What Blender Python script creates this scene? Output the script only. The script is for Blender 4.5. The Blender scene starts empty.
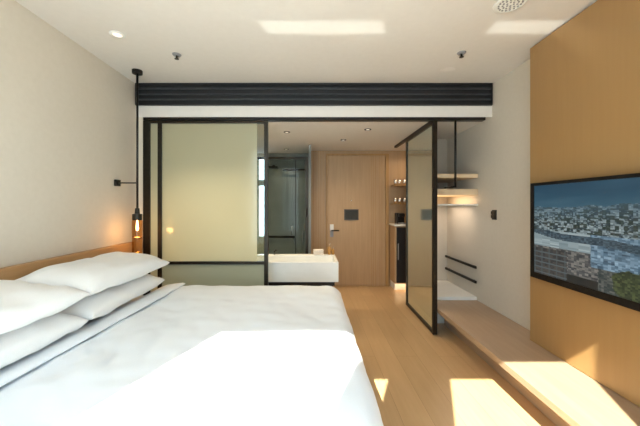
import bpy, bmesh, math, random
from mathutils import Vector, Matrix, noise
random.seed(7)
S = bpy.context.scene
C = S.collection
PI = math.pi

# ------------------------------------------------------------------ camera
cam = bpy.data.cameras.new('camera')
cam.lens = 17.0; cam.sensor_width = 36.0
cam.shift_x = 9.0/640; cam.shift_y = -8.0/640
cam.clip_start = 0.02
camo = bpy.data.objects.new('camera', cam); C.objects.link(camo)
CH = 1.35
camo.location = (0, 0, CH); camo.rotation_euler = (PI/2, 0, 0)
S.camera = camo

# ------------------------------------------------------------------ world, sun, exposure
S.view_settings.view_transform = 'Standard'
S.view_settings.look = 'None'
S.view_settings.gamma = 1.0
S.view_settings.use_curve_mapping = False
S.view_settings.exposure = 0.13
S.cycles.use_denoising = True
S.cycles.max_bounces = 10
S.cycles.diffuse_bounces = 6
S.cycles.sample_clamp_indirect = 6.0
S.cycles.caustics_reflective = False
S.cycles.caustics_refractive = False

w = bpy.data.worlds.new('sky'); S.world = w; w.use_nodes = True
bg = w.node_tree.nodes['Background']
bg.inputs[0].default_value = (0.72, 0.85, 1.0, 1)
bg.inputs[1].default_value = 6.6

def sun(name, direction, strength, color, angle):
    l = bpy.data.lights.new(name, 'SUN'); l.energy = strength; l.color = color; l.angle = math.radians(angle)
    o = bpy.data.objects.new(name, l); C.objects.link(o)
    o.rotation_euler = Vector(direction).to_track_quat('-Z', 'Y').to_euler()
    return o
SUN = Vector((0.40, 1.0, -1.0))
sun('sun', SUN, 24.0, (1.0, 0.93, 0.82), 0.5)
# added upward sun lamp, standing in for daylight bounced off the balcony
s2 = sun('sun_bounce', (0.40, 1.0, 1.0), 2.2, (1.0, 0.97, 0.92), 0.6)
s2.location = (0, -3, -3)

def area(name, loc, rot, sx, sy, energy, color=(1, 1, 1), portal=False, shape='RECTANGLE', spread=PI):
    l = bpy.data.lights.new(name, 'AREA'); l.shape = shape; l.size = sx; l.size_y = sy
    l.energy = energy; l.color = color; l.spread = spread
    if portal: l.cycles.is_portal = True
    o = bpy.data.objects.new(name, l); C.objects.link(o)
    o.location = loc; o.rotation_euler = rot
    return o
for i, xc in enumerate((-0.815, 0.52)):
    area('window_daylight', (xc, -0.16, 1.3), (PI/2, 0, 0), 0.9, 2.4, 1, portal=True)

# ------------------------------------------------------------------ materials
def mat(name, color, rough=0.5, metal=0.0, spec=0.5):
    m = bpy.data.materials.new(name); m.use_nodes = True
    b = m.node_tree.nodes['Principled BSDF']
    b.inputs['Base Color'].default_value = (*color, 1)
    b.inputs['Roughness'].default_value = rough
    b.inputs['Metallic'].default_value = metal
    b.inputs['Specular IOR Level'].default_value = spec
    return m
def nodes(m): return m.node_tree.nodes, m.node_tree.links, m.node_tree.nodes['Principled BSDF']
def tex_noise(m, scale=(1, 1, 1), nscale=5, detail=3, c0=None, c1=None, bump=0.0, p0=.3, p1=.7):
    N, L, b = nodes(m)
    tc = N.new('ShaderNodeTexCoord'); mp = N.new('ShaderNodeMapping'); nt = N.new('ShaderNodeTexNoise')
    mp.inputs['Scale'].default_value = scale
    nt.inputs['Scale'].default_value = nscale; nt.inputs['Detail'].default_value = detail
    L.new(tc.outputs['Object'], mp.inputs[0]); L.new(mp.outputs[0], nt.inputs[0])
    if c0:
        cr = N.new('ShaderNodeValToRGB')
        cr.color_ramp.elements[0].color = (*c0, 1); cr.color_ramp.elements[1].color = (*c1, 1)
        cr.color_ramp.elements[0].position = p0; cr.color_ramp.elements[1].position = p1
        L.new(nt.outputs[0], cr.inputs[0]); L.new(cr.outputs[0], b.inputs['Base Color'])
    if bump:
        bp = N.new('ShaderNodeBump'); bp.inputs['Strength'].default_value = bump; bp.inputs['Distance'].default_value = 0.01
        L.new(nt.outputs[0], bp.inputs['Height']); L.new(bp.outputs[0], b.inputs['Normal'])
    return m
def wood(name, c0, c1, grain='Y', rough=0.4, planks=None, spec=0.5):
    """grain runs along the given axis; planks=(length, width) adds joints"""
    m = mat(name, c0, rough, spec=spec); N, L, b = nodes(m)
    sc = {'X': (0.6, 9, 9), 'Y': (9, 0.6, 9), 'Z': (9, 9, 0.6)}[grain]
    tc = N.new('ShaderNodeTexCoord'); mp = N.new('ShaderNodeMapping'); mp.inputs['Scale'].default_value = sc
    nt = N.new('ShaderNodeTexNoise'); nt.inputs['Scale'].default_value = 3.2; nt.inputs['Detail'].default_value = 6; nt.inputs['Roughness'].default_value = .6
    L.new(tc.outputs['Object'], mp.inputs[0]); L.new(mp.outputs[0], nt.inputs[0])
    cr = N.new('ShaderNodeValToRGB')
    cr.color_ramp.elements[0].color = (*c0, 1); cr.color_ramp.elements[1].color = (*c1, 1)
    cr.color_ramp.elements[0].position = .32; cr.color_ramp.elements[1].position = .68
    L.new(nt.outputs[0], cr.inputs[0])
    out = cr.outputs[0]
    if planks:
        m2 = N.new('ShaderNodeMapping'); m2.inputs['Rotation'].default_value = (0, 0, PI/2)
        L.new(tc.outputs['Object'], m2.inputs[0])
        br = N.new('ShaderNodeTexBrick'); br.inputs['Scale'].default_value = 1
        br.inputs['Brick Width'].default_value = planks[0]; br.inputs['Row Height'].default_value = planks[1]
        br.inputs['Mortar Size'].default_value = 0.0012; br.inputs['Mortar Smooth'].default_value = .3
        br.inputs['Color1'].default_value = (1, 1, 1, 1); br.inputs['Color2'].default_value = (.88, .87, .86, 1)
        br.inputs['Mortar'].default_value = (.55, .5, .45, 1)
        L.new(m2.outputs[0], br.inputs[0])
        mx = N.new('ShaderNodeMix'); mx.data_type = 'RGBA'; mx.blend_type = 'MULTIPLY'; mx.inputs[0].default_value = 1
        L.new(out, mx.inputs[6]); L.new(br.outputs[0], mx.inputs[7]); out = mx.outputs[2]
    L.new(out, b.inputs['Base Color'])
    return m
def glow(name, color, strength):
    m = bpy.data.materials.new(name); m.use_nodes = True; N = m.node_tree.nodes; N.clear()
    e = N.new('ShaderNodeEmission'); e.inputs[0].default_value = (*color, 1); e.inputs[1].default_value = strength
    o = N.new('ShaderNodeOutputMaterial'); m.node_tree.links.new(e.outputs[0], o.inputs[0]); return m

M = {}
M['wall'] = tex_noise(mat('painted plaster', (.68, .62, .54), .8), nscale=30, c0=(.63, .565, .475), c1=(.65, .585, .495), bump=.02)
M['ceiling'] = tex_noise(mat('ceiling paint', (.73, .70, .67), .85), nscale=20, c0=(.69, .655, .62), c1=(.71, .675, .64), bump=.01)
M['floor'] = wood('oak plank floor', (.54, .355, .18), (.59, .395, .21), 'Y', .28, (1.8, .19))
M['bench'] = wood('oak bench', (.37, .255, .165), (.42, .295, .195), 'Y', .35)
M['panel'] = wood('honey oak panel', (.335, .190, .073), (.352, .202, .078), 'Z', .42)
M['headboard'] = wood('headboard oak', (.38, .21, .085), (.46, .265, .115), 'Y', .5)
M['doorwood'] = wood('entry oak veneer', (.41, .265, .14), (.47, .31, .17), 'Z', .5)
M['shelfwood'] = wood('pale oak shelf', (.66, .49, .31), (.74, .57, .38), 'X', .5)
M['edgewood'] = wood('dark oak edge', (.36, .20, .07), (.44, .26, .10), 'Z', .5)
M['black'] = tex_noise(mat('black metal', (.015, .013, .011), .4, .6), nscale=40, c0=(.013, .011, .010), c1=(.022, .018, .015))
M['bronze'] = tex_noise(mat('bronze frame', (.03, .024, .018), .38, .7), nscale=40, c0=(.026, .021, .015), c1=(.036, .028, .02))
M['dark'] = tex_noise(mat('grille dark', (.01, .01, .013), .6), nscale=30, c0=(.003, .003, .004), c1=(.006, .006, .008))
M['slat'] = tex_noise(mat('grille slat', (.12, .125, .14), .35, .3), nscale=30, c0=(.045, .048, .055), c1=(.06, .063, .07))
M['linen'] = tex_noise(mat('white linen', (.88, .89, .91), .9, spec=.2), nscale=260, c0=(.85, .88, .92), c1=(.88, .91, .95), bump=.05)
M['pillow'] = tex_noise(mat('white cotton', (.87, .86, .85), .9, spec=.2), nscale=220, c0=(.86, .85, .84), c1=(.89, .88, .87), bump=.05)
M['fabric'] = tex_noise(mat('bed base cloth', (.35, .32, .28), .9), nscale=180, c0=(.32, .29, .26), c1=(.38, .35, .31), bump=.1)
M['stone'] = tex_noise(mat('white solid surface', (.86, .86, .83), .25), nscale=8, c0=(.84, .84, .81), c1=(.88, .88, .85))
M['grey_tile'] = tex_noise(mat('grey shower tile', (.26, .29, .28), .6), nscale=6, c0=(.19, .21, .21), c1=(.23, .25, .25))
M['bath_wall'] = tex_noise(mat('beige bathroom tile', (.66, .62, .50), .5), nscale=5, c0=(.63, .59, .47), c1=(.70, .66, .54))
M['bath_floor'] = tex_noise(mat('grey bathroom floor', (.38, .36, .32), .4), nscale=5, c0=(.35, .33, .29), c1=(.42, .40, .35))
M['brass'] = mat('aged brass', (.45, .28, .12), .3, 1)
M['chrome'] = tex_noise(mat('brushed steel', (.75, .75, .75), .25, 1), nscale=60, c0=(.70, .70, .70), c1=(.80, .80, .80))
M['white'] = tex_noise(mat('white plastic', (.80, .79, .76), .4), nscale=30, c0=(.79, .78, .75), c1=(.82, .81, .78))
M['grey'] = tex_noise(mat('grey plastic', (.25, .25, .26), .4), nscale=30, c0=(.23, .23, .24), c1=(.28, .28, .29))
M['deck'] = tex_noise(mat('pale deck stone', (.7, .68, .64), .5), nscale=6, c0=(.66, .64, .60), c1=(.74, .72, .68))
M['amber_liquid'] = mat('amber bottle', (.45, .22, .05), .15)
M['towel'] = tex_noise(mat('towel', (.78, .70, .62), .95), nscale=200, c0=(.74, .66, .58), c1=(.82, .74, .66), bump=.2)
M['plaque'] = tex_noise(mat('dark bronze plaque', (.06, .045, .035), .35, .3), nscale=20, c0=(.05, .038, .03), c1=(.075, .055, .042))
M['cloth'] = M['linen']

def outer_fresnel(N, L, ior):
    fr = N.new('ShaderNodeFresnel'); fr.inputs[0].default_value = ior
    ge = N.new('ShaderNodeNewGeometry'); iv = N.new('ShaderNodeMath'); iv.operation = 'SUBTRACT'; iv.inputs[0].default_value = 1
    L.new(ge.outputs['Backfacing'], iv.inputs[1])
    mu = N.new('ShaderNodeMath'); mu.operation = 'MULTIPLY'
    L.new(fr.outputs[0], mu.inputs[0]); L.new(iv.outputs[0], mu.inputs[1])
    return mu
def frosted(name, col, trans=.62, clear=.08):
    m = bpy.data.materials.new(name); m.use_nodes = True; N = m.node_tree.nodes; L = m.node_tree.links; N.clear()
    o = N.new('ShaderNodeOutputMaterial')
    t = N.new('ShaderNodeBsdfTranslucent'); t.inputs[0].default_value = (*col, 1)
    d = N.new('ShaderNodeBsdfDiffuse'); d.inputs[0].default_value = (*[c*.75 for c in col], 1)
    g = N.new('ShaderNodeBsdfGlossy'); g.inputs['Roughness'].default_value = .12; g.inputs[0].default_value = (.9, .95, .9, 1)
    tr = N.new('ShaderNodeBsdfTransparent'); tr.inputs[0].default_value = (.9, .93, .88, 1)
    fr = outer_fresnel(N, L, 1.5)
    a = N.new('ShaderNodeMixShader'); a.inputs[0].default_value = trans
    L.new(d.outputs[0], a.inputs[1]); L.new(t.outputs[0], a.inputs[2])
    b = N.new('ShaderNodeMixShader'); b.inputs[0].default_value = clear
    L.new(a.outputs[0], b.inputs[1]); L.new(tr.outputs[0], b.inputs[2])
    c = N.new('ShaderNodeMixShader'); L.new(fr.outputs[0], c.inputs[0])
    L.new(b.outputs[0], c.inputs[1]); L.new(g.outputs[0], c.inputs[2]); L.new(c.outputs[0], o.inputs[0])
    return m
def clearglass(name, col=(.93, .97, .95), ior=1.45, rough=0.02):
    m = bpy.data.materials.new(name); m.use_nodes = True; N = m.node_tree.nodes; L = m.node_tree.links; N.clear()
    o = N.new('ShaderNodeOutputMaterial')
    g = N.new('ShaderNodeBsdfGlossy'); g.inputs['Roughness'].default_value = rough
    tr = N.new('ShaderNodeBsdfTransparent'); tr.inputs[0].default_value = (*col, 1)
    fr = outer_fresnel(N, L, ior)
    c = N.new('ShaderNodeMixShader'); L.new(fr.outputs[0], c.inputs[0])
    L.new(tr.outputs[0], c.inputs[1]); L.new(g.outputs[0], c.inputs[2]); L.new(c.outputs[0], o.inputs[0])
    return m
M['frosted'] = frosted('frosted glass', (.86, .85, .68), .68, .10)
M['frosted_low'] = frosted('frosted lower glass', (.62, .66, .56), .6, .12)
M['clear'] = clearglass('clear glass')
M['shower_glass'] = clearglass('shower glass', (.84, .88, .86), 1.25)
M['amber'] = clearglass('amber glass', (.80, .58, .34), 1.45)
M['mirror'] = mat('tinted mirror', (.76, .88, .84), .07, .9)
M['bulb'] = glow('warm bulb', (1.0, .72, .38), 12)
M['lampdisc'] = glow('downlight lens', (1.0, .90, .75), 1.3)
M['strip'] = glow('warm light strip', (1.0, .80, .55), 4)

# ------------------------------------------------------------------ mesh helpers
def new(): return bmesh.new()
def add_box(bm, x0, x1, y0, y1, z0, z1, bev=0.0, rot=None):
    c = Vector(((x0+x1)/2, (y0+y1)/2, (z0+z1)/2))
    r = bmesh.ops.create_cube(bm, size=1)
    vs = r['verts']
    bmesh.ops.scale(bm, vec=(abs(x1-x0), abs(y1-y0), abs(z1-z0)), verts=vs)
    if bev:
        es = list({e for v in vs for e in v.link_edges})
        rb = bmesh.ops.bevel(bm, geom=es, offset=bev, segments=2, affect='EDGES', profile=.6)
        vs = list({v for f in rb['faces'] for v in f.verts} | {v for v in vs if v.is_valid})
    if rot: bmesh.ops.rotate(bm, cent=(0, 0, 0), matrix=rot, verts=vs)
    bmesh.ops.translate(bm, vec=c, verts=vs)
    return bm
def box(x0, x1, y0, y1, z0, z1, bev=0.0, rot=None): return add_box(new(), x0, x1, y0, y1, z0, z1, bev, rot)
def add_tube(bm, pts, r, seg=12, cap=True):
    pts = [Vector(p) for p in pts]; rings = []
    for i, p in enumerate(pts):
        d = (pts[min(i+1, len(pts)-1)] - pts[max(i-1, 0)]).normalized()
        up = Vector((0, 0, 1)) if abs(d.z) < .95 else Vector((1, 0, 0))
        a = d.cross(up).normalized(); b = d.cross(a).normalized()
        rr = r[i] if isinstance(r, (list, tuple)) else r
        rings.append([bm.verts.new(p + a*math.cos(2*PI*k/seg)*rr + b*math.sin(2*PI*k/seg)*rr) for k in range(seg)])
    for A, B in zip(rings, rings[1:]):
        for k in range(seg): bm.faces.new((A[k], A[(k+1) % seg], B[(k+1) % seg], B[k]))
    if cap:
        bm.faces.new(rings[0]); bm.faces.new(rings[-1][::-1])
    bmesh.ops.recalc_face_normals(bm, faces=bm.faces)
    return bm
def tube(pts, r, seg=12): return add_tube(new(), pts, r, seg)
def add_lathe(bm, prof, c, seg=28):
    """prof: list of (radius, z)"""
    rings = []
    for r, z in prof:
        rings.append([bm.verts.new((c[0]+max(r, 1e-4)*math.cos(2*PI*k/seg), c[1]+max(r, 1e-4)*math.sin(2*PI*k/seg), c[2]+z)) for k in range(seg)])
    for A, B in zip(rings, rings[1:]):
        for k in range(seg): bm.faces.new((A[k], A[(k+1) % seg], B[(k+1) % seg], B[k]))
    if prof[0][0] > 1e-3: pass
    return bm
def lathe(prof, c, seg=28):
    bm = add_lathe(new(), prof, c, seg); bmesh.ops.recalc_face_normals(bm, faces=bm.faces); return bm
def obj(name, bm, m, parent=None, smooth=False, label=None):
    me = bpy.data.meshes.new(name)
    if parent is not None:
        off = Vector(parent.location)
        p = parent.parent
        while p is not None: off += Vector(p.location); p = p.parent
        bmesh.ops.translate(bm, vec=-off, verts=bm.verts)
    bm.to_mesh(me); bm.free()
    me.materials.append(m)
    if smooth:
        for p in me.polygons: p.use_smooth = True
    o = bpy.data.objects.new(name, me); C.objects.link(o)
    if parent is not None: o.parent = parent
    if label: o['label'] = label
    return o
def tag(o, label, cat, group=None, kind=None):
    o['label'] = label; o['category'] = cat
    if group: o['group'] = group
    if kind: o['kind'] = kind
    return o
def thing(name, loc, label, cat, group=None):
    o = bpy.data.objects.new(name, None); C.objects.link(o); o.location = loc; o.empty_display_size = .05
    return tag(o, label, cat, group)
def struct(name, bm, m, label=None, parent=None, cat=None):
    o = obj(name, bm, m, parent)
    if parent is None:
        o['kind'] = 'structure'
        if label: o['label'] = label
        if cat: o['category'] = cat
    return o
def autosmooth(o):
    for p in o.data.polygons: p.use_smooth = True

# ------------------------------------------------------------------ dimensions
XL, XR = -1.81, 1.87          # side walls
XP = 1.73                     # face of the wood panel
YP = 3.12                     # partition plane
YE = 5.06                     # entry door wall
YB = 5.30                     # shower back wall
H, HE = 2.60, 2.256           # ceilings
Y0, YO = -0.08, -0.143        # window wall, inner and outer face

# ------------------------------------------------------------------ shell
struct('floor', box(XL-.1, XR+.1, YO, YB+.1, -.1, 0), M['floor'], 'pale oak plank floor running towards the entry door', cat='floor')
struct('ceiling', box(XL-.1, XR+.1, YO, YP+.12, H, H+.1), M['ceiling'], 'off white painted bedroom ceiling', cat='ceiling')
struct('trim_1', box(XL, XR, YP, YP+.12, HE, H), M['ceiling'], 'white bulkhead above the sliding screen, behind the grille', cat='bulkhead')
struct('ceiling_entry', box(XL-.1, XR+.1, YP+.12, YB+.1, HE, HE+.1), M['ceiling'], 'lower ceiling of the bathroom and entry', cat='ceiling')
struct('wall_left', box(XL-.1, XL, YO, YB, 0, H), M['wall'], 'plain beige wall behind the bed headboard', cat='wall')
struct('wall_right', box(XR, XR+.1, YO, YB, 0, H), M['wall'], 'off white wall between the open closet and the wood panel', cat='wall')
# window wall with two full-height openings
W1, W2 = (-1.265, -.365), (.07, .97)
HW = 2.5
bm = new()
for a, b in ((XL, W1[0]), (W1[1], W2[0]), (W2[1], XR)): add_box(bm, a, b, YO, Y0, 0, H)
for a, b in (W1, W2): add_box(bm, a, b, YO, Y0, HW, H)
struct('wall_window', bm, M['wall'], 'wall with the two tall windows', cat='wall')
# bathroom / entry shell
struct('wall_entry', box(.0, 1.30, YE, YE+.06, 0, HE), M['doorwood'], 'oak veneered wall around the entry door', cat='wall')
bm = new()
wx0, wx1 = -.915, -.804
add_box(bm, XL, wx0, YB, YB+.08, 0, HE); add_box(bm, wx1, -.80, YB, YB+.08, 0, HE)
add_box(bm, wx0, wx1, YB, YB+.08, 0, .80); add_box(bm, wx0, wx1, YB, YB+.08, 2.19, HE); add_box(bm, wx0, wx1, YB, YB+.08, 1.69, 1.79)
struct('wall_bathroom', bm, M['bath_wall'], 'beige tiled back wall of the bathroom with a slim window', cat='wall')
struct('wall_shower', box(-.80, .0, YB, YB+.08, 0, HE), M['grey_tile'], 'dark grey tiled back wall of the shower', cat='wall')
struct('wall_shower_side', box(-.035, 0, 4.56, YB, 0, HE), M['grey_tile'], 'grey tiled end wall between shower and entry door', cat='wall')
struct('wall_closet', box(1.33, XR, 4.15, 4.22, 0, HE), M['wall'], 'back wall of the open closet', cat='wall')
struct('wall_minibar', box(1.30, XR, YE, YE+.06, 0, HE), M['doorwood'], 'back wall of the minibar niche', cat='wall')
struct('floor_bathroom', box(XL, -.10, YP+.05, YB, 0, .012), M['bath_floor'], 'grey bathroom floor', cat='floor')
# outside: unseen balcony deck, slotted only to shape the upward lamp's beam
bm = new()
add_box(bm, -4, 5, -.41, YO, -.12, -.02); add_box(bm, -4, 5, -3.2, -.67, -.12, -.02)
add_box(bm, -.45, .18, -.67, -.41, -.12, -.02); add_box(bm, -4, -1.45, -.67, -.41, -.12, -.02)
struct('floor_balcony_light_mask', bm, M['deck'], 'unseen pale stone balcony deck added outside the windows, slotted to shape the upward light', cat='balcony')

# windows
for n, (a, b) in enumerate((W1, W2)):
    t = bpy.data.objects.new('window_%d' % (n+1), None); C.objects.link(t); t['kind'] = 'structure'
    t['label'] = ('tall window nearer the bed', 'tall window nearer the bench')[n]; t['category'] = 'window'
    bm = new(); f = .018
    add_box(bm, a, a+f, YO, YO+.04, 0, HW); add_box(bm, b-f, b, YO, YO+.04, 0, HW)
    add_box(bm, a+f, b-f, YO, YO+.04, HW-f, HW); add_box(bm, a+f, b-f, YO, YO+.04, 0, f)
    obj('window_frame', bm, M['bronze'], t)
    obj('window_pane', box(a+f, b-f, YO+.015, YO+.023, f, HW-f), M['clear'], t)

# entry door
d = bpy.data.objects.new('door_1', None); C.objects.link(d); d.location = (.76, YE, 0)
d['kind'] = 'structure'; d['label'] = 'oak entry door with dark plaque'; d['category'] = 'door'
bm = new(); add_box(bm, .275, 1.235, YE-.035, YE, 0.006, 2.17, .002)
obj('door_leaf', bm, M['doorwood'], d)
bm = new()
for x in (.29, 1.0, 1.035, 1.07, 1.14, 1.175): add_box(bm, x, x+.007, YE-.038, YE-.035, .006, 2.17)
obj('fluting', bm, M['edgewood'], d)
bm = new(); add_box(bm, .25, .272, YE-.05, YE, 0, 2.20); add_box(bm, 1.238, 1.292, YE-.05, YE, 0, 2.20); add_box(bm, .272, 1.238, YE-.05, YE, 2.172, 2.20)
obj('door_frame', bm, M['edgewood'], d)
pq = obj('plaque', box(.55, .79, YE-.05, YE-.036, 1.10, 1.28, .003), M['plaque'], d, label='dark square plaque at chest height')
obj('plaque_rim', box(.565, .775, YE-.053, YE-.051, 1.115, 1.265), M['bronze'], pq)
obj('peephole', lathe([(.0, 0), (.012, 0), (.012, .01), (0, .01)], (.67, YE-.045, 1.42)), M['chrome'], d)
lk = obj('door_lock', box(.315, .375, YE-.055, YE-.036, .93, 1.03, .004), M['white'], d, label='white electronic lock plate')
obj('door_handle', tube([(.345, YE-.055, .93), (.345, YE-.10, .93), (.36, YE-.105, .93), (.46, YE-.105, .93)], .010), M['black'], lk, True)
obj('lock_body', box(.318, .372, YE-.052, YE-.036, .82, .925, .003), M['grey'], lk)
# grooves on the wall left of the door
bm = new()
for x in (.04, .08, .12, .16, .20): add_box(bm, x, x+.007, YE-.008, YE, 0, HE)
struct('trim_2', bm, M['edgewood'], 'vertical oak ribs left of the entry door', cat='wall ribs')

# wood TV wall
bm = new(); add_box(bm, XP, XR, Y0, 2.386, .285, 2.585)
struct('wall_panel', bm, M['panel'], 'honey oak cladding behind the television', cat='wall panel')

# ------------------------------------------------------------------ grille
t = thing('air_grille', (0, YP, 2.355), 'long black linear air conditioning grille under the ceiling edge', 'air vent')
obj('backing', box(XL+.002, XR-.004, YP-.004, YP, 2.374, H-.002), M['dark'], t)
bm = new()
add_box(bm, XL+.012, XR-.012, YP-.03, YP-.004, 2.58, H-.002); add_box(bm, XL+.012, XR-.012, YP-.03, YP-.004, 2.374, 2.388)
add_box(bm, XL+.012, XL+.024, YP-.03, YP-.004, 2.388, 2.58); add_box(bm, XR-.024, XR-.012, YP-.03, YP-.004, 2.388, 2.58)
obj('grille_frame', bm, M['dark'], t)
R = Matrix.Rotation(math.radians(-28), 3, 'X')
for z in (2.432, 2.486, 2.540):
    obj('slat', box(XL+.026, XR-.026, YP-.028, YP-.010, z-.005, z+.008), M['slat'], t)

# ------------------------------------------------------------------ ceiling track
t = thing('sliding_track', (0, YP+.03, HE), 'black ceiling track carrying the glass screen and mirror door', 'door track')
obj('cross_rail', box(XL+.08, 1.80, YP-.005, YP+.06, HE-.03, HE), M['black'], t)
obj('side_rail', box(1.28, 1.32, YP+.06, 4.64, HE-.03, HE), M['black'], t)

# ------------------------------------------------------------------ frosted screen
def stile(bm, x0, x1, y=YP, z0=.01, z1=HE-.032): add_box(bm, x0, x1, y, y+.04, z0, z1, .002)
t = thing('glass_screen', (-1.1, YP, 0), 'frosted glass sliding screen in a slim black frame beside the bed', 'glass screen')
for nm, a, b in (('stile', -1.735, -1.665), ('stile', -1.585, -1.545), ('stile', -.485, -.445)):
    obj(nm, box(a, b, YP, YP+.04, .01, HE-.032, .002), M['bronze'], t)
for z0, z1, nm in ((HE-.06, HE-.034, 'top_rail'), (.735, .765, 'middle_rail'), (.012, .06, 'bottom_rail')):
    bm = box(-1.545, -.485, YP+.004, YP+.036, z0, z1)
    add_box(bm, -1.665, -1.585, YP+.004, YP+.036, z0, z1) if nm != 'middle_rail' else None
    obj(nm, bm, M['bronze'], t)
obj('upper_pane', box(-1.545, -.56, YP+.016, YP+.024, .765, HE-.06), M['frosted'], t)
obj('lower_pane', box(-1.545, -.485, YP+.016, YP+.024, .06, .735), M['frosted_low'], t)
obj('clear_pane', box(-.56, -.485, YP+.016, YP+.024, .765, HE-.06), M['shower_glass'], t, label='clear glass strip at the edge')
obj('narrow_pane', box(-1.665, -1.585, YP+.016, YP+.024, .06, HE-.06), M['frosted'], t)
struct('trim_3', box(XL, -1.737, YP, YP+.12, 0, HE), M['wall'], 'narrow white pier beside the glass screen', cat='pier')

# ------------------------------------------------------------------ mirror door
t = thing('mirror_door', (1.30, 3.6, 0), 'tall black framed mirrored sliding door standing open beside the closet', 'mirror door')
ya, yb = 3.125, 4.08
def slant(wd, y0, y1, z0, z1, off=0.0):
    bm = new(); xa = 1.284+off+(y0-ya)*.014; xb = 1.284+off+(y1-ya)*.014
    vs = [bm.verts.new(p) for z in (z0, z1) for p in ((xa-wd/2, y0, z), (xa+wd/2, y0, z), (xb+wd/2, y1, z), (xb-wd/2, y1, z))]
    for f in ((3, 2, 1, 0), (4, 5, 6, 7), (0, 1, 5, 4), (1, 2, 6, 5), (2, 3, 7, 6), (3, 0, 4, 7)): bm.faces.new([vs[k] for k in f])
    return bm
obj('mirror', slant(.012, ya+.03, yb-.03, .04, HE-.062), M['mirror'], t)
obj('stile', slant(.046, ya, ya+.03, .008, HE-.034), M['bronze'], t)
obj('stile', slant(.036, yb-.03, yb, .008, HE-.034), M['bronze'], t)
obj('top_rail', slant(.036, ya+.03, yb-.03, HE-.062, HE-.034), M['bronze'], t)
obj('bottom_rail', slant(.036, ya+.03, yb-.03, .008, .04), M['bronze'], t)

# ------------------------------------------------------------------ bench
t = thing('floating_bench', (1.6, 1.6, .22), 'long floating oak bench running under the television to the closet', 'bench')
obj('bench_top', box(1.31, XR-.0015, Y0+.002, 3.40, .235, .28, .003), M['bench'], t)
obj('riser', box(1.50, 1.53, Y0+.002, 3.40, .001, .235), M['bench'], t)
t = thing('luggage_platform', (1.6, 3.8, 0), 'low white luggage platform at the back of the open closet', 'platform')
obj('slab', box(1.36, XR-.0015, 3.402, 4.148, .28, .315, .003), M['stone'], t)
obj('base', box(1.38, XR-.0015, 3.45, 4.148, 0, .28), M['white'], t)

# closet shelves & rails
def shelf(z0, z1, label, y0=3.38, mt='shelfwood'):
    o = obj('closet_shelf', box(1.36, XR-.0015, y0, 4.148, z0, z1, .002), M[mt]); return tag(o, label, 'shelf', 'shelves in the open closet')
shelf(1.655, 1.70, 'upper oak shelf in the open closet, the thin one')
shelf(1.46, 1.53, 'middle oak shelf in the open closet, thickest and warmly lit')
shelf(1.345, 1.36, 'lowest thin grey shelf in the open closet, at eye height', mt='stone')
t = thing('hanging_rod', (1.50, 3.16, 1.5), 'thin black rod hung from the track holding up the closet shelf', 'hanging rod')
obj('upright', tube([(1.50, 3.14, HE-.03), (1.50, 3.14, 1.53)], .011), M['black'], t, True)
obj('crossbar', tube([(1.50, 3.14, 1.54), (1.50, 3.38, 1.54)], .009), M['black'], t, True)
for z, lab in ((.65, 'upper black luggage rail on the wall beyond the bench'), (.485, 'lower black luggage rail on the wall beyond the bench')):
    t = thing('luggage_rail', (XR, 3.8, z), lab, 'wall rail', 'black wall rails above the luggage platform')
    obj('bar', box(XR-.035, XR-.015, 3.38, 4.14, z-.014, z+.014, .003), M['black'], t)
    for y in (3.45, 4.07): obj('bracket', box(XR-.015, XR, y-.012, y+.012, z-.01, z+.01), M['black'], t)
t = thing('light_switch', (XR, 3.09, 1.24), 'small black wall switch on the white wall left of the television', 'light switch')
obj('switch_plate', box(XR-.010, XR, 3.04, 3.11, 1.20, 1.30, .003), M['black'], t)
for z in (1.215, 1.253): obj('rocker', box(XR-.014, XR-.010, 3.06, 3.12, z, z+.034, .001), M['bronze'], t)

# ------------------------------------------------------------------ television
t = thing('television', (1.67, 1.66, .81), 'large flat black television showing a blue city view, hung on the oak panel', 'television')
ty0, ty1, tz0, tz1, tx = 1.02, 2.28, .812, 1.512, 1.66
bm = new(); b = .036
add_box(bm, tx, XP-.03, ty0, ty1, tz0, tz1, .004)
obj('housing', bm, M['black'], t)
obj('wall_bracket', box(XP-.03, XP-.0015, 1.35, 1.95, 1.0, 1.35), M['black'], t)
bm = new()
for a in ((ty0, ty0+b, tz0, tz1), (ty1-b, ty1, tz0, tz1), (ty0+b, ty1-b, tz0, tz0+b*1.2), (ty0+b, ty1-b, tz1-b*.6, tz1)):
    add_box(bm, tx-.006, tx, *a)
obj('bezel', bm, M['black'], t)
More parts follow.
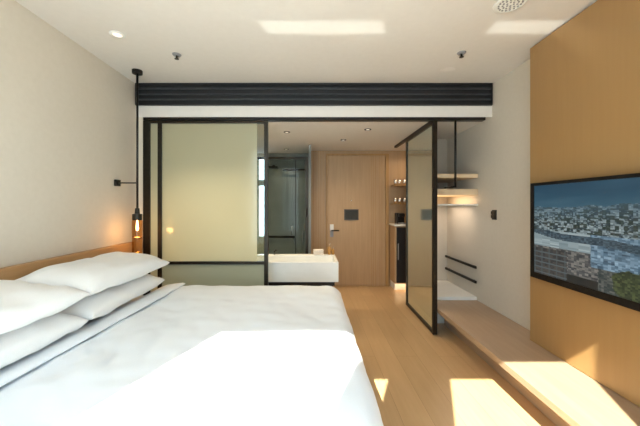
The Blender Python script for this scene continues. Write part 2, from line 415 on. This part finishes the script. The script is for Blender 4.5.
# picture on the screen: a grid of small cells, each with its own colour
NX, NZ = 250, 140
def lerp(a, b, t): return tuple(a[i]+(b[i]-a[i])*t for i in range(3))
def picture(u, v):
    """u 0..1 left to right as seen, v 0 top .. 1 bottom; sRGB 0..1"""
    n1 = noise.noise(Vector((u*9, v*9, 1))); n2 = noise.noise(Vector((u*40, v*60, 3)))
    hor = .225 + .02*math.sin(u*5+1) - .02*noise.noise(Vector((u*12, 0, 5)))
    if v < hor:
        k = v/hor
        c = lerp((.09, .28, .38), (.22, .39, .47), k**1.5)
        return lerp(c, (.34, .47, .54), max(0, noise.noise(Vector((u*3, v*16, 9))))*.4)
    def cell(cu, cv, seed):
        return random.Random(int(u*cu)*7919+int(v*cv)*104729+seed).random()
    # tall blocks on the horizon
    if v < .50:
        r = cell(110, 125, 1); r2 = cell(50, 60, 2)
        base = lerp((.12, .19, .22), (.60, .68, .70), r**2)
        if r2 > .7: base = lerp(base, (.80, .86, .86), .5)
        if r2 < .25: base = lerp(base, (.14, .20, .16), .7)
        haze = max(0, 1-(v-hor)/.16)
        return lerp(base, (.28, .42, .50), haze*.55)
    # boulevard / river crossing
    rv = .60 - .10*(1-u) + .12*u
    if abs(v-(.50+.17*u+.02*math.sin(u*9))) < .035:
        return lerp((.12, .20, .25), (.34, .43, .48), cell(90, 130, 11))
    # trees lower right
    tr = (u-.80)**2/.075 + (v-.92)**2/.11
    if tr + n1*.5 < 1: return lerp((.10, .15, .08), (.36, .41, .24), cell(90, 70, 12))
    if u > .38 and v < .80:
        r = cell(60, 66, 5)*.6+cell(18, 20, 15)*.4; return lerp((.16, .28, .36), (.66, .78, .86), r)
    # big pale blocks lower left
    if v < .68:
        return lerp((.50, .58, .60), (.78, .84, .85), cell(16, 60, 4)*.7)
    if u < .24 and v > .70:
        if int(v*70) % 4 == 0: return (.36, .41, .43)
        if int(u*90) % 5 == 0: return (.30, .34, .35)
        return lerp((.16, .17, .18), (.34, .32, .29), cell(70, 60, 6))
    if u < .42:
        if v > .92: return (.14, .15, .14)
        return lerp((.20, .22, .24), (.56, .55, .52), cell(60, 64, 7))
    return lerp((.14, .20, .20), (.46, .46, .44), cell(80, 70, 8))
me = bpy.data.meshes.new('screen')
vs, fs, cols = [], [], []
sy0, sy1, sz0, sz1 = ty0+b, ty1-b, tz0+b*1.2, tz1-b*.6
lx, ly, lz = 1.67, 1.66, .81
for j in range(NZ+1):
    for i in range(NX+1):
        vs.append((tx-.002-lx, sy1-(sy1-sy0)*i/NX-ly, sz1-(sz1-sz0)*j/NZ-lz))
def s2l(c): return c/12.92 if c <= .04045 else ((c+.055)/1.055)**2.4
for j in range(NZ):
    for i in range(NX):
        a = j*(NX+1)+i
        fs.append((a, a+NX+1, a+NX+2, a+1)); cols.append([s2l(max(0, min(1, q))) for q in picture((i+.5)/NX, (j+.5)/NZ)])
me.from_pydata(vs, [], fs)
ca = me.color_attributes.new('picture', 'FLOAT_COLOR', 'CORNER')
k = 0
for p in me.polygons:
    c = cols[p.index]
    for _ in p.loop_indices: ca.data[k].color = (*c, 1); k += 1
m = bpy.data.materials.new('screen picture'); m.use_nodes = True; N, L, bs = nodes(m)
at = N.new('ShaderNodeVertexColor'); at.layer_name = 'picture'
bs.inputs['Base Color'].default_value = (.01, .01, .012, 1); bs.inputs['Roughness'].default_value = .35
L.new(at.outputs[0], bs.inputs['Emission Color']); bs.inputs['Emission Strength'].default_value = .64
me.materials.append(m)
so = bpy.data.objects.new('screen', me); C.objects.link(so); so.parent = t; so['label'] = 'lit screen with a city under blue sky'

# ------------------------------------------------------------------ bed
BX0, BX1, BY0, BY1 = -1.74, .17, .74, 2.70
t = thing('bed', (-.8, 1.7, 0), 'wide bed with white mattress and low cloth base against the left wall', 'bed')
obj('bed_base', box(BX0, BX1-.02, BY0+.02, BY1-.02, .09, .32, .02), M['fabric'], t)
for x in (BX0+.12, BX1-.16):
    for y in (BY0+.15, BY1-.15):
        obj('leg', lathe([(0, 0), (.028, 0), (.034, .09), (0, .09)], (x, y, 0)), M['black'], t)
obj('mattress', box(BX0+.005, BX1-.01, BY0+.01, BY1-.01, .32, .560, .05), M['linen'], t, True)
hb = obj('headboard', box(XL+.0015, XL+.055, -.02, 3.0, .25, .985, .006), M['headboard'])
tag(hb, 'long low oak headboard band fixed along the left wall', 'headboard')

# duvet: a cloth draped over the foot end and both sides
def drape(x0, x1, y0, y1, top, hem, name, mtl, th, seed, head_open=True, nx=110, ny=130, amp=1.0):
    r = .13
    qx0, qx1, qy0, qy1 = x0, x1-r, y0+r, y1-r
    ext = r + hem
    bm = new(); g = []
    for i in range(nx+1):
        a = x0 + (x1-r+ext - x0)*i/nx
        row = []
        for j in range(ny+1):
            b = (y0+r-ext) + (y1-y0-2*r+2*ext)*j/ny
            cx = min(max(a, qx0), qx1); cy = min(max(b, qy0), qy1)
            dv = Vector((a-cx, b-cy)); d = dv.length
            n = dv/d if d > 1e-6 else Vector((0, 0))
            d = min(d, ext)
            # rounded shoulder then hanging skirt
            R_ = .09
            if d <= r-R_: f, dz = d, 0
            else:
                s = d-(r-R_); arc = R_*PI/2
                if s < arc: f = r-R_+R_*math.sin(s/R_); dz = R_*(1-math.cos(s/R_))
                else: f = r + (s-arc)*.10; dz = R_+(s-arc)
            p = Vector((cx+n.x*f, cy+n.y*f, top-dz))
            # soft wrinkles
            w_ = noise.noise(Vector((p.x*3.1+seed, p.y*2.2, 0)))*.014 + noise.noise(Vector((p.x*7+p.y*4, p.y*9-p.x*3, seed)))*.006
            w_ += abs(noise.noise(Vector((p.x*5+p.y*2.5, p.y*3.2-p.x, seed+4))))*.010
            if dz < .01: p.z += w_*amp
            else:
                s = (a if abs(n.y) > abs(n.x) else b)
                fold = (math.sin(s*17+3*noise.noise(Vector((s*2, 0, seed))))*.012 + w_)*min(1, dz/.2)
                p.x += n.x*fold; p.y += n.y*fold
                p.z += w_*amp*.5
            # loose quilt swell in the middle, thinning to the head edge
            if d < r: p.z += .022*math.sin(min(1, max(0, (p.x-x0)/.3))*PI/2)
            row.append(bm.verts.new(p))
        g.append(row)
    for i in range(nx):
        for j in range(ny): bm.faces.new((g[i][j], g[i+1][j], g[i+1][j+1], g[i][j+1]))
    bmesh.ops.remove_doubles(bm, verts=bm.verts, dist=1e-5)
    bmesh.ops.recalc_face_normals(bm, faces=bm.faces)
    o = obj(name, bm, mtl, None, True)
    md = o.modifiers.new('thickness', 'SOLIDIFY'); md.thickness = th; md.offset = 1
    return o
dv = drape(-1.30, .25, .70, 2.745, .590, .30, 'duvet', M['linen'], .022, 3)
tag(dv, 'thick white duvet draped over the foot of the bed, sunlit in front', 'duvet')
# turned-back cuff of the duvet
bm = new(); g = []
nn = 90
prof = [(-1.42, .572), (-1.37, .598), (-1.30, .628), (-1.22, .640), (-1.16, .646), (-1.135, .643), (-1.127, .636), (-1.14, .628)]
for j in range(nn+1):
    y = .74 + (2.725-.74)*j/nn
    row = []
    for k, (x, z) in enumerate(prof):
        wv = noise.noise(Vector((y*4, k*.3, 2)))*.008
        sk = (y-2.6)*.06 if y < 2.6 else 0
        row.append(bm.verts.new((x+wv*1.5+sk, y, z+wv*.8+(.004 if k else 0))))
    g.append(row)
for j in range(nn):
    for k in range(len(prof)-1): bm.faces.new((g[j][k], g[j+1][k], g[j+1][k+1], g[j][k+1]))
cf = obj('cuff', bm, M['linen'], dv, True)
md = cf.modifiers.new('thickness', 'SOLIDIFY'); md.thickness = .008; md.offset = 1

def pillow_bm(a, b, T, seed):
    bm = new(); n = 34; top = []; bot = []
    for s, G in ((1, top), (-1, bot)):
        for i in range(n+1):
            row = []
            for j in range(n+1):
                u = -1+2*i/n; v = -1+2*j/n
                u_ = math.sin(u*PI/2); v_ = math.sin(v*PI/2)
                x = a*u_*(1-.035*(1-v_*v_)) ; y = b*v_*(1-.03*(1-u_*u_))
                h = T*max(0, (1-abs(u_)**3.2))**.42*max(0, (1-abs(v_)**4.5))**.42
                nz = noise.noise(Vector((x*6+seed, y*6, s)))*.016 + abs(noise.noise(Vector((x*9+y*4, y*6+seed, s*2))))*-.020
                z = s*h*(.64 if s > 0 else .34) + (nz*min(1, h/T*1.6))
                if (i in (0, n) or j in (0, n)): z = 0
                row.append(bm.verts.new((x, y, z)))
            G.append(row)
    for G, fl in ((top, 0), (bot, 1)):
        for i in range(n):
            for j in range(n):
                q = (G[i][j], G[i+1][j], G[i+1][j+1], G[i][j+1]); bm.faces.new(q[::-1] if fl else q)
    bmesh.ops.remove_doubles(bm, verts=bm.verts, dist=1e-5)
    bmesh.ops.recalc_face_normals(bm, faces=bm.faces)
    return bm
def pillow(loc, rot, seed, label, a=.25, b=.445, T=.155):
    bm = pillow_bm(a, b, T, seed)
    o = obj('pillow', bm, M['pillow'], None, True)
    o.location = loc; o.rotation_euler = rot
    md = o.modifiers.new('smooth', 'SUBSURF'); md.levels = 1; md.render_levels = 1
    return tag(o, label, 'pillow', 'white pillows stacked in two pairs on the bed')
pillow((-1.49, 2.165, .706), (0, math.radians(1), math.radians(1)), 1, 'lower white pillow of the far pair, next to the glass screen', a=.235)
pillow((-1.475, 2.155, .872), (0, math.radians(4), math.radians(-2)), 2, 'upper white pillow of the far pair, beneath the pendant lamp')
pillow((-1.49, 1.255, .706), (0, math.radians(1), math.radians(-1)), 3, 'lower white pillow of the near pair, at the left edge', a=.235)
pillow((-1.475, 1.235, .872), (0, math.radians(4), math.radians(1)), 4, 'upper white pillow of the near pair, at the left edge')

# ------------------------------------------------------------------ pendant
px, py = -1.615, 2.81
t = thing('pendant_lamp', (px, py, 1.0), 'slim black pendant lamp with amber glass tube glowing above the bed head', 'pendant lamp')
obj('canopy', lathe([(0, 0), (.045, 0), (.045, .03), (0, .03)], (px, py, H-.03)), M['black'], t)
obj('cord', tube([(px, py, H-.03), (px, py, 1.32)], .010), M['black'], t, True)
obj('lamp_cap', lathe([(0, .11), (.018, .11), (.022, .06), (.042, .055), (.042, 0), (.0, 0)], (px, py, 1.21)), M['bronze'], t)
obj('glass_shade', lathe([(.040, .0), (.044, .01), (.044, .30), (.040, .31)], (px, py, .90)), M['amber'], t, True)
obj('bulb', lathe([(0, 0), (.009, .004), (.013, .025), (.010, .06), (.006, .10), (0, .10)], (px, py, 1.11)), M['bulb'], t, True)
obj('diffuser_rings', lathe([(.034, 0), (.040, 0), (.040, .012), (.034, .012), (.034, 0)], (px, py, 1.04)), M['brass'], t, True)
obj('base_ring', lathe([(.036, 0), (.046, 0), (.046, .014), (.036, .014), (.036, 0)], (px, py, .895)), M['brass'], t, True)
l = bpy.data.lights.new('pendant_light', 'POINT'); l.energy = 2.6; l.color = (1, .66, .34); l.shadow_soft_size = .03
lo = bpy.data.objects.new('pendant_light', l); C.objects.link(lo); lo.parent = t; lo.location = (0, -.0, .06)
t = thing('wall_arm', (XL, py, 1.555), 'short black wall arm steadying the pendant cord', 'wall bracket')
obj('wall_plate', box(XL, XL+.02, py-.035, py+.035, 1.525, 1.585, .003), M['black'], t)
obj('rod', tube([(XL+.02, py, 1.555), (px-.012, py, 1.555)], .006), M['black'], t, True)

# ------------------------------------------------------------------ ceiling fittings
t = thing('downlight', (-1.42, 2.215, H), 'small round recessed downlight in the ceiling above the bed pillows', 'downlight')
obj('trim_ring', lathe([(.032, -.004), (.05, -.006), (.052, 0), (.032, 0), (.032, -.004)], (-1.42, 2.215, H)), M['white'], t, True)
obj('lens', lathe([(0, -.002), (.032, -.002)], (-1.42, 2.215, H)), M['lampdisc'], t)
for x, y, lab in ((-1.115, 2.51, 'dark pendent sprinkler in the ceiling on the bed side'), (1.235, 2.48, 'dark pendent sprinkler in the ceiling on the television side')):
    t = thing('sprinkler', (x, y, H), lab, 'sprinkler', 'ceiling sprinklers')
    obj('escutcheon', lathe([(0, -.012), (.030, -.010), (.036, 0), (0, 0)], (x, y, H)), M['grey'], t, True)
    obj('stem', tube([(x, y, H-.010), (x, y, H-.035)], .008), M['bronze'], t, True)
    obj('deflector', lathe([(0, -.038), (.018, -.038), (.018, -.035), (0, -.035)], (x, y, H)), M['bronze'], t)
t = thing('ceiling_cover', (1.27, 2.81, H), 'faint round white cover plate in the ceiling near the grille', 'cover plate')
obj('disc', lathe([(0, -.006), (.06, -.005), (.068, 0)], (1.27, 2.81, H)), M['ceiling'], t, True)
t = thing('ceiling_speaker', (1.235, 1.87, H), 'round white perforated ceiling speaker at the top of the photo', 'ceiling speaker')
obj('rim', lathe([(.078, -.008), (.092, -.008), (.096, 0), (.078, 0), (.078, -.008)], (1.235, 1.87, H)), M['white'], t, True)
obj('cone', lathe([(0, -.006), (.078, -.004)], (1.235, 1.87, H)), M['white'], t, True)
bm = new()
for rr, nn_ in ((.02, 6), (.042, 12), (.064, 18)):
    for k in range(nn_):
        an = 2*PI*k/nn_; add_box(bm, 1.235+rr*math.cos(an)-.004, 1.235+rr*math.cos(an)+.004, 1.87+rr*math.sin(an)-.004, 1.87+rr*math.sin(an)+.004, H-.010, H-.0045)
obj('perforations', bm, M['grey'], t)

def spot(loc, energy, color=(1, .78, .52), size=130, r=.03):
    l = bpy.data.lights.new('downlight_beam', 'SPOT'); l.energy = energy; l.color = color; l.spot_size = math.radians(size); l.spot_blend = .7; l.shadow_soft_size = r
    o = bpy.data.objects.new('downlight_beam', l); C.objects.link(o); return o, loc
DL = [(.45, 4.2, 'small dark recessed downlight in the entry ceiling, nearer the door', 30), (.68, 3.62, 'small dark recessed downlight in the entry ceiling, nearer the screen', 24),
      (-1.1, 4.0, 'recessed downlight in the bathroom ceiling behind the frosted glass', 75), (-.3, 3.75, 'recessed downlight above the wash basin', 22), (-.40, 4.9, 'recessed downlight inside the shower', 14)]
for x, y, lab, e in DL:
    t = thing('downlight', (x, y, HE), lab, 'downlight')
    obj('trim_ring', lathe([(.026, -.006), (.040, -.006), (.042, 0), (.026, 0), (.026, -.006)], (x, y, HE)), M['bronze'], t, True)
    obj('lens', lathe([(0, -.002), (.026, -.002)], (x, y, HE)), M['lampdisc'], t)
    o, _ = spot(None, e); o.parent = t; o.location = (0, 0, -.012)
# warm LEDs under shelf and plinth, niche area light, added closet fill
area('shelf_light', (1.6, 3.72, 1.452), (0, 0, 0), .45, .5, 1.6, (1, .78, .52))
area('niche_light', (1.6, 4.65, 2.15), (0, 0, 0), .3, .3, 2.5, (1, .75, .5))
area('plinth_light', (1.5, 4.75, .115), (0, 0, 0), .35, .04, .45, (1, .7, .4))
area('closet_fill', (1.62, 3.75, 1.335), (0, 0, 0), .4, .5, 2.2, (1, .80, .62))  # added fill to warm the closet surfaces

# ------------------------------------------------------------------ basin
t = thing('wash_basin', (-.4, 3.6, .49), 'long white rectangular wash basin seen past the end of the glass screen', 'wash basin')
bx0, bx1, by0, by1, bz0, bz1 = -1.2, .305, 3.35, 3.92, .495, .715
bm = new(); wl = .03
add_box(bm, bx0, bx1, by0, by1, bz0, .60, .003)
add_box(bm, bx0, bx1, by0, by0+wl, .60, bz1, .003); add_box(bm, bx0, bx1, by1-.10, by1, .60, bz1, .003)
add_box(bm, bx0, bx0+wl, by0+wl, by1-.10, .60, bz1); add_box(bm, bx1-wl, bx1, by0+wl, by1-.10, .60, bz1)
obj('basin', bm, M['stone'], t)
bm = new()
add_box(bm, bx0+.02, bx1-.04, by0+.03, by1-.02, .445, .493)
for x in (bx0+.05, bx1-.09):
    for y in (by0+.05, by1-.07): add_box(bm, x, x+.03, y, y+.03, .012, .445)
obj('stand', bm, M['black'], t, label='black metal frame under the basin')
obj('drain', lathe([(0, .004), (.022, .004), (.024, 0)], (-.35, 3.6, .60)), M['chrome'], t, True)
t = thing('faucet', (-.35, 3.87, .715), 'slim black basin faucet behind the wash basin rim', 'faucet')
obj('spout', tube([(-.55, 3.87, .715), (-.55, 3.87, .90), (-.55, 3.84, .925), (-.55, 3.72, .925), (-.55, 3.71, .905)], .011), M['black'], t, True)
obj('lever', tube([(-.47, 3.87, .715), (-.47, 3.87, .76), (-.44, 3.87, .775)], .010), M['black'], t, True)
t = thing('hand_towel', (.12, 3.87, .715), 'folded beige towel stack on the back rim of the basin', 'towel')
for k in range(3): obj('folded_layer', box(.03, .16, 3.825, 3.915, .716+k*.022, .737+k*.022, .008), M['towel'], t)
for x, h, lab, mt, nm in ((.235, .12, 'amber soap bottle on the basin corner, the taller one', 'amber_liquid', 'soap_bottle'), (.28, .085, 'amber lotion bottle at the very end of the basin, the shorter one', 'amber_liquid', 'soap_bottle')):
    t = thing(nm, (x, 3.87, .715), lab, 'bottle', 'toiletry bottles on the basin')
    obj('bottle_body', lathe([(0, 0), (.018, 0), (.020, .01), (.020, h*.7), (.008, h*.82), (.008, h*.9), (0, h*.9)], (x, 3.87, .716)), M[mt], t, True)
    obj('pump', tube([(x, 3.87, .716+h*.9), (x, 3.87, .716+h*1.15), (x+.018, 3.86, .716+h*1.15)], .004), M['chrome'], t, True)

# ------------------------------------------------------------------ shower
YS = 4.52
t = thing('shower_enclosure', (-.4, YS, .012), 'black framed glass shower enclosure with grey tiled inside', 'shower enclosure')
obj('post', box(-.085, -.04, YS, YS+.035, .014, 2.07), M['bronze'], t)
obj('top_bar', box(-1.30, -.085, YS, YS+.035, 2.035, 2.07), M['bronze'], t)
dr = obj('shower_door', box(-.225, -.088, YS+.012, YS+.020, .02, 2.03), M['shower_glass'], t)
obj('door_edge', box(-.235, -.225, YS+.006, YS+.026, .02, 2.03), M['black'], dr)
obj('door_knob', tube([(-.06, YS, 1.18), (-.06, YS-.03, 1.18), (-.06, YS-.03, 1.30), (-.06, YS, 1.30)], .010), M['black'], dr, True)
obj('fixed_pane', box(-1.30, -.236, YS+.012, YS+.020, .02, 2.03), M['shower_glass'], t)
t = thing('rain_shower', (-.6, 5.2, 2.0), 'black rain shower head on a horizontal arm below the shower ceiling', 'shower head')
obj('arm', tube([(-.62, 5.29, 1.99), (-.62, 4.95, 1.99), (-.60, 4.93, 1.99)], .018), M['black'], t, True)
obj('head', box(-.70, -.54, 4.86, 5.02, 1.95, 1.975, .004), M['black'], t)
t = thing('shower_shelf', (-.3, 5.2, 1.9), 'thin black rack bar high on the shower wall', 'shower rack')
obj('bar', tube([(-.48, 5.20, 1.955), (-.06, 5.20, 1.955)], .015), M['black'], t, True)
for x in (-.47, -.07): obj('bracket', tube([(x, 5.20, 1.955), (x, 5.30, 1.955)], .008), M['black'], t, True)
t = thing('grab_rail', (-.5, 5.2, .83), 'horizontal black grab rail low on the grey shower wall', 'grab rail')
obj('bar', tube([(-.78, 5.22, .80), (-.28, 5.22, .80)], .02), M['black'], t, True)
for x in (-.76, -.30): obj('bracket', tube([(x, 5.22, .80), (x, 5.30, .80)], .010), M['black'], t, True)
t = thing('hand_shower', (-.24, 5.27, .8), 'small grey hand shower hanging at the end of the grab rail', 'hand shower')
obj('handset', tube([(-.33, 5.24, .83), (-.33, 5.23, .93), (-.33, 5.20, .99)], [.012, .013, .024]), M['chrome'], t, True)
obj('hose', tube([(-.33, 5.25, .82), (-.27, 5.26, .62), (-.20, 5.27, .52), (-.15, 5.28, .70), (-.14, 5.29, .90)], .007), M['grey'], t, True)

# ------------------------------------------------------------------ minibar
t = thing('minibar_cabinet', (1.6, 4.9, 0), 'tall minibar cabinet with pale counter and dark fridge in the entry niche', 'cabinet')
obj('carcass', box(1.31, XR-.002, 4.72, YE-.002, .12, 1.02, .002), M['doorwood'], t)
dd = obj('fridge_door', box(1.335, 1.85, 4.70, 4.72, .14, 1.0, .003), M['dark'], t, label='dark glass fridge door')
obj('handle', box(1.35, 1.36, 4.68, 4.70, .5, .75), M['grey'], dd)
obj('countertop', box(1.30, XR-.002, 4.69, YE-.002, 1.02, 1.045, .002), M['stone'], t)
obj('plinth', box(1.33, XR-.002, 4.80, YE-.002, 0, .12), M['white'], t)
t = thing('coffee_machine', (1.43, 4.9, 1.045), 'small black coffee machine on the minibar counter', 'coffee machine')
obj('body', box(1.39, 1.51, 4.88, 5.03, 1.046, 1.22, .012), M['black'], t)
obj('brew_head', box(1.405, 1.495, 4.80, 4.88, 1.16, 1.215, .010), M['black'], t)
obj('drip_tray', box(1.40, 1.50, 4.79, 4.88, 1.046, 1.065, .003), M['grey'], t)
o = obj('niche_shelf', box(1.33, XR-.002, 4.86, YE-.002, 1.36, 1.375, .001), M['edgewood']); tag(o, 'lower thin oak shelf in the minibar niche', 'shelf', 'minibar niche shelves')
o = obj('niche_shelf', box(1.33, XR-.002, 4.86, YE-.002, 1.66, 1.675, .001), M['edgewood']); tag(o, 'upper thin oak shelf in the minibar niche', 'shelf', 'minibar niche shelves')
for zz, row in ((1.376, 'lower'), (1.676, 'upper')):
    for k, x in enumerate((1.38, 1.45, 1.53)):
        g = obj('drinking_glass', lathe([(0, 0), (.024, 0), (.030, .09), (.027, .09), (.022, .006), (0, .006)], (x, 4.95, zz)), M['chrome'], None, True)
        tag(g, '%s drinking glass on the %s minibar shelf' % (('leftmost', 'middle', 'right')[k], row), 'glass', 'glasses in the minibar niche')
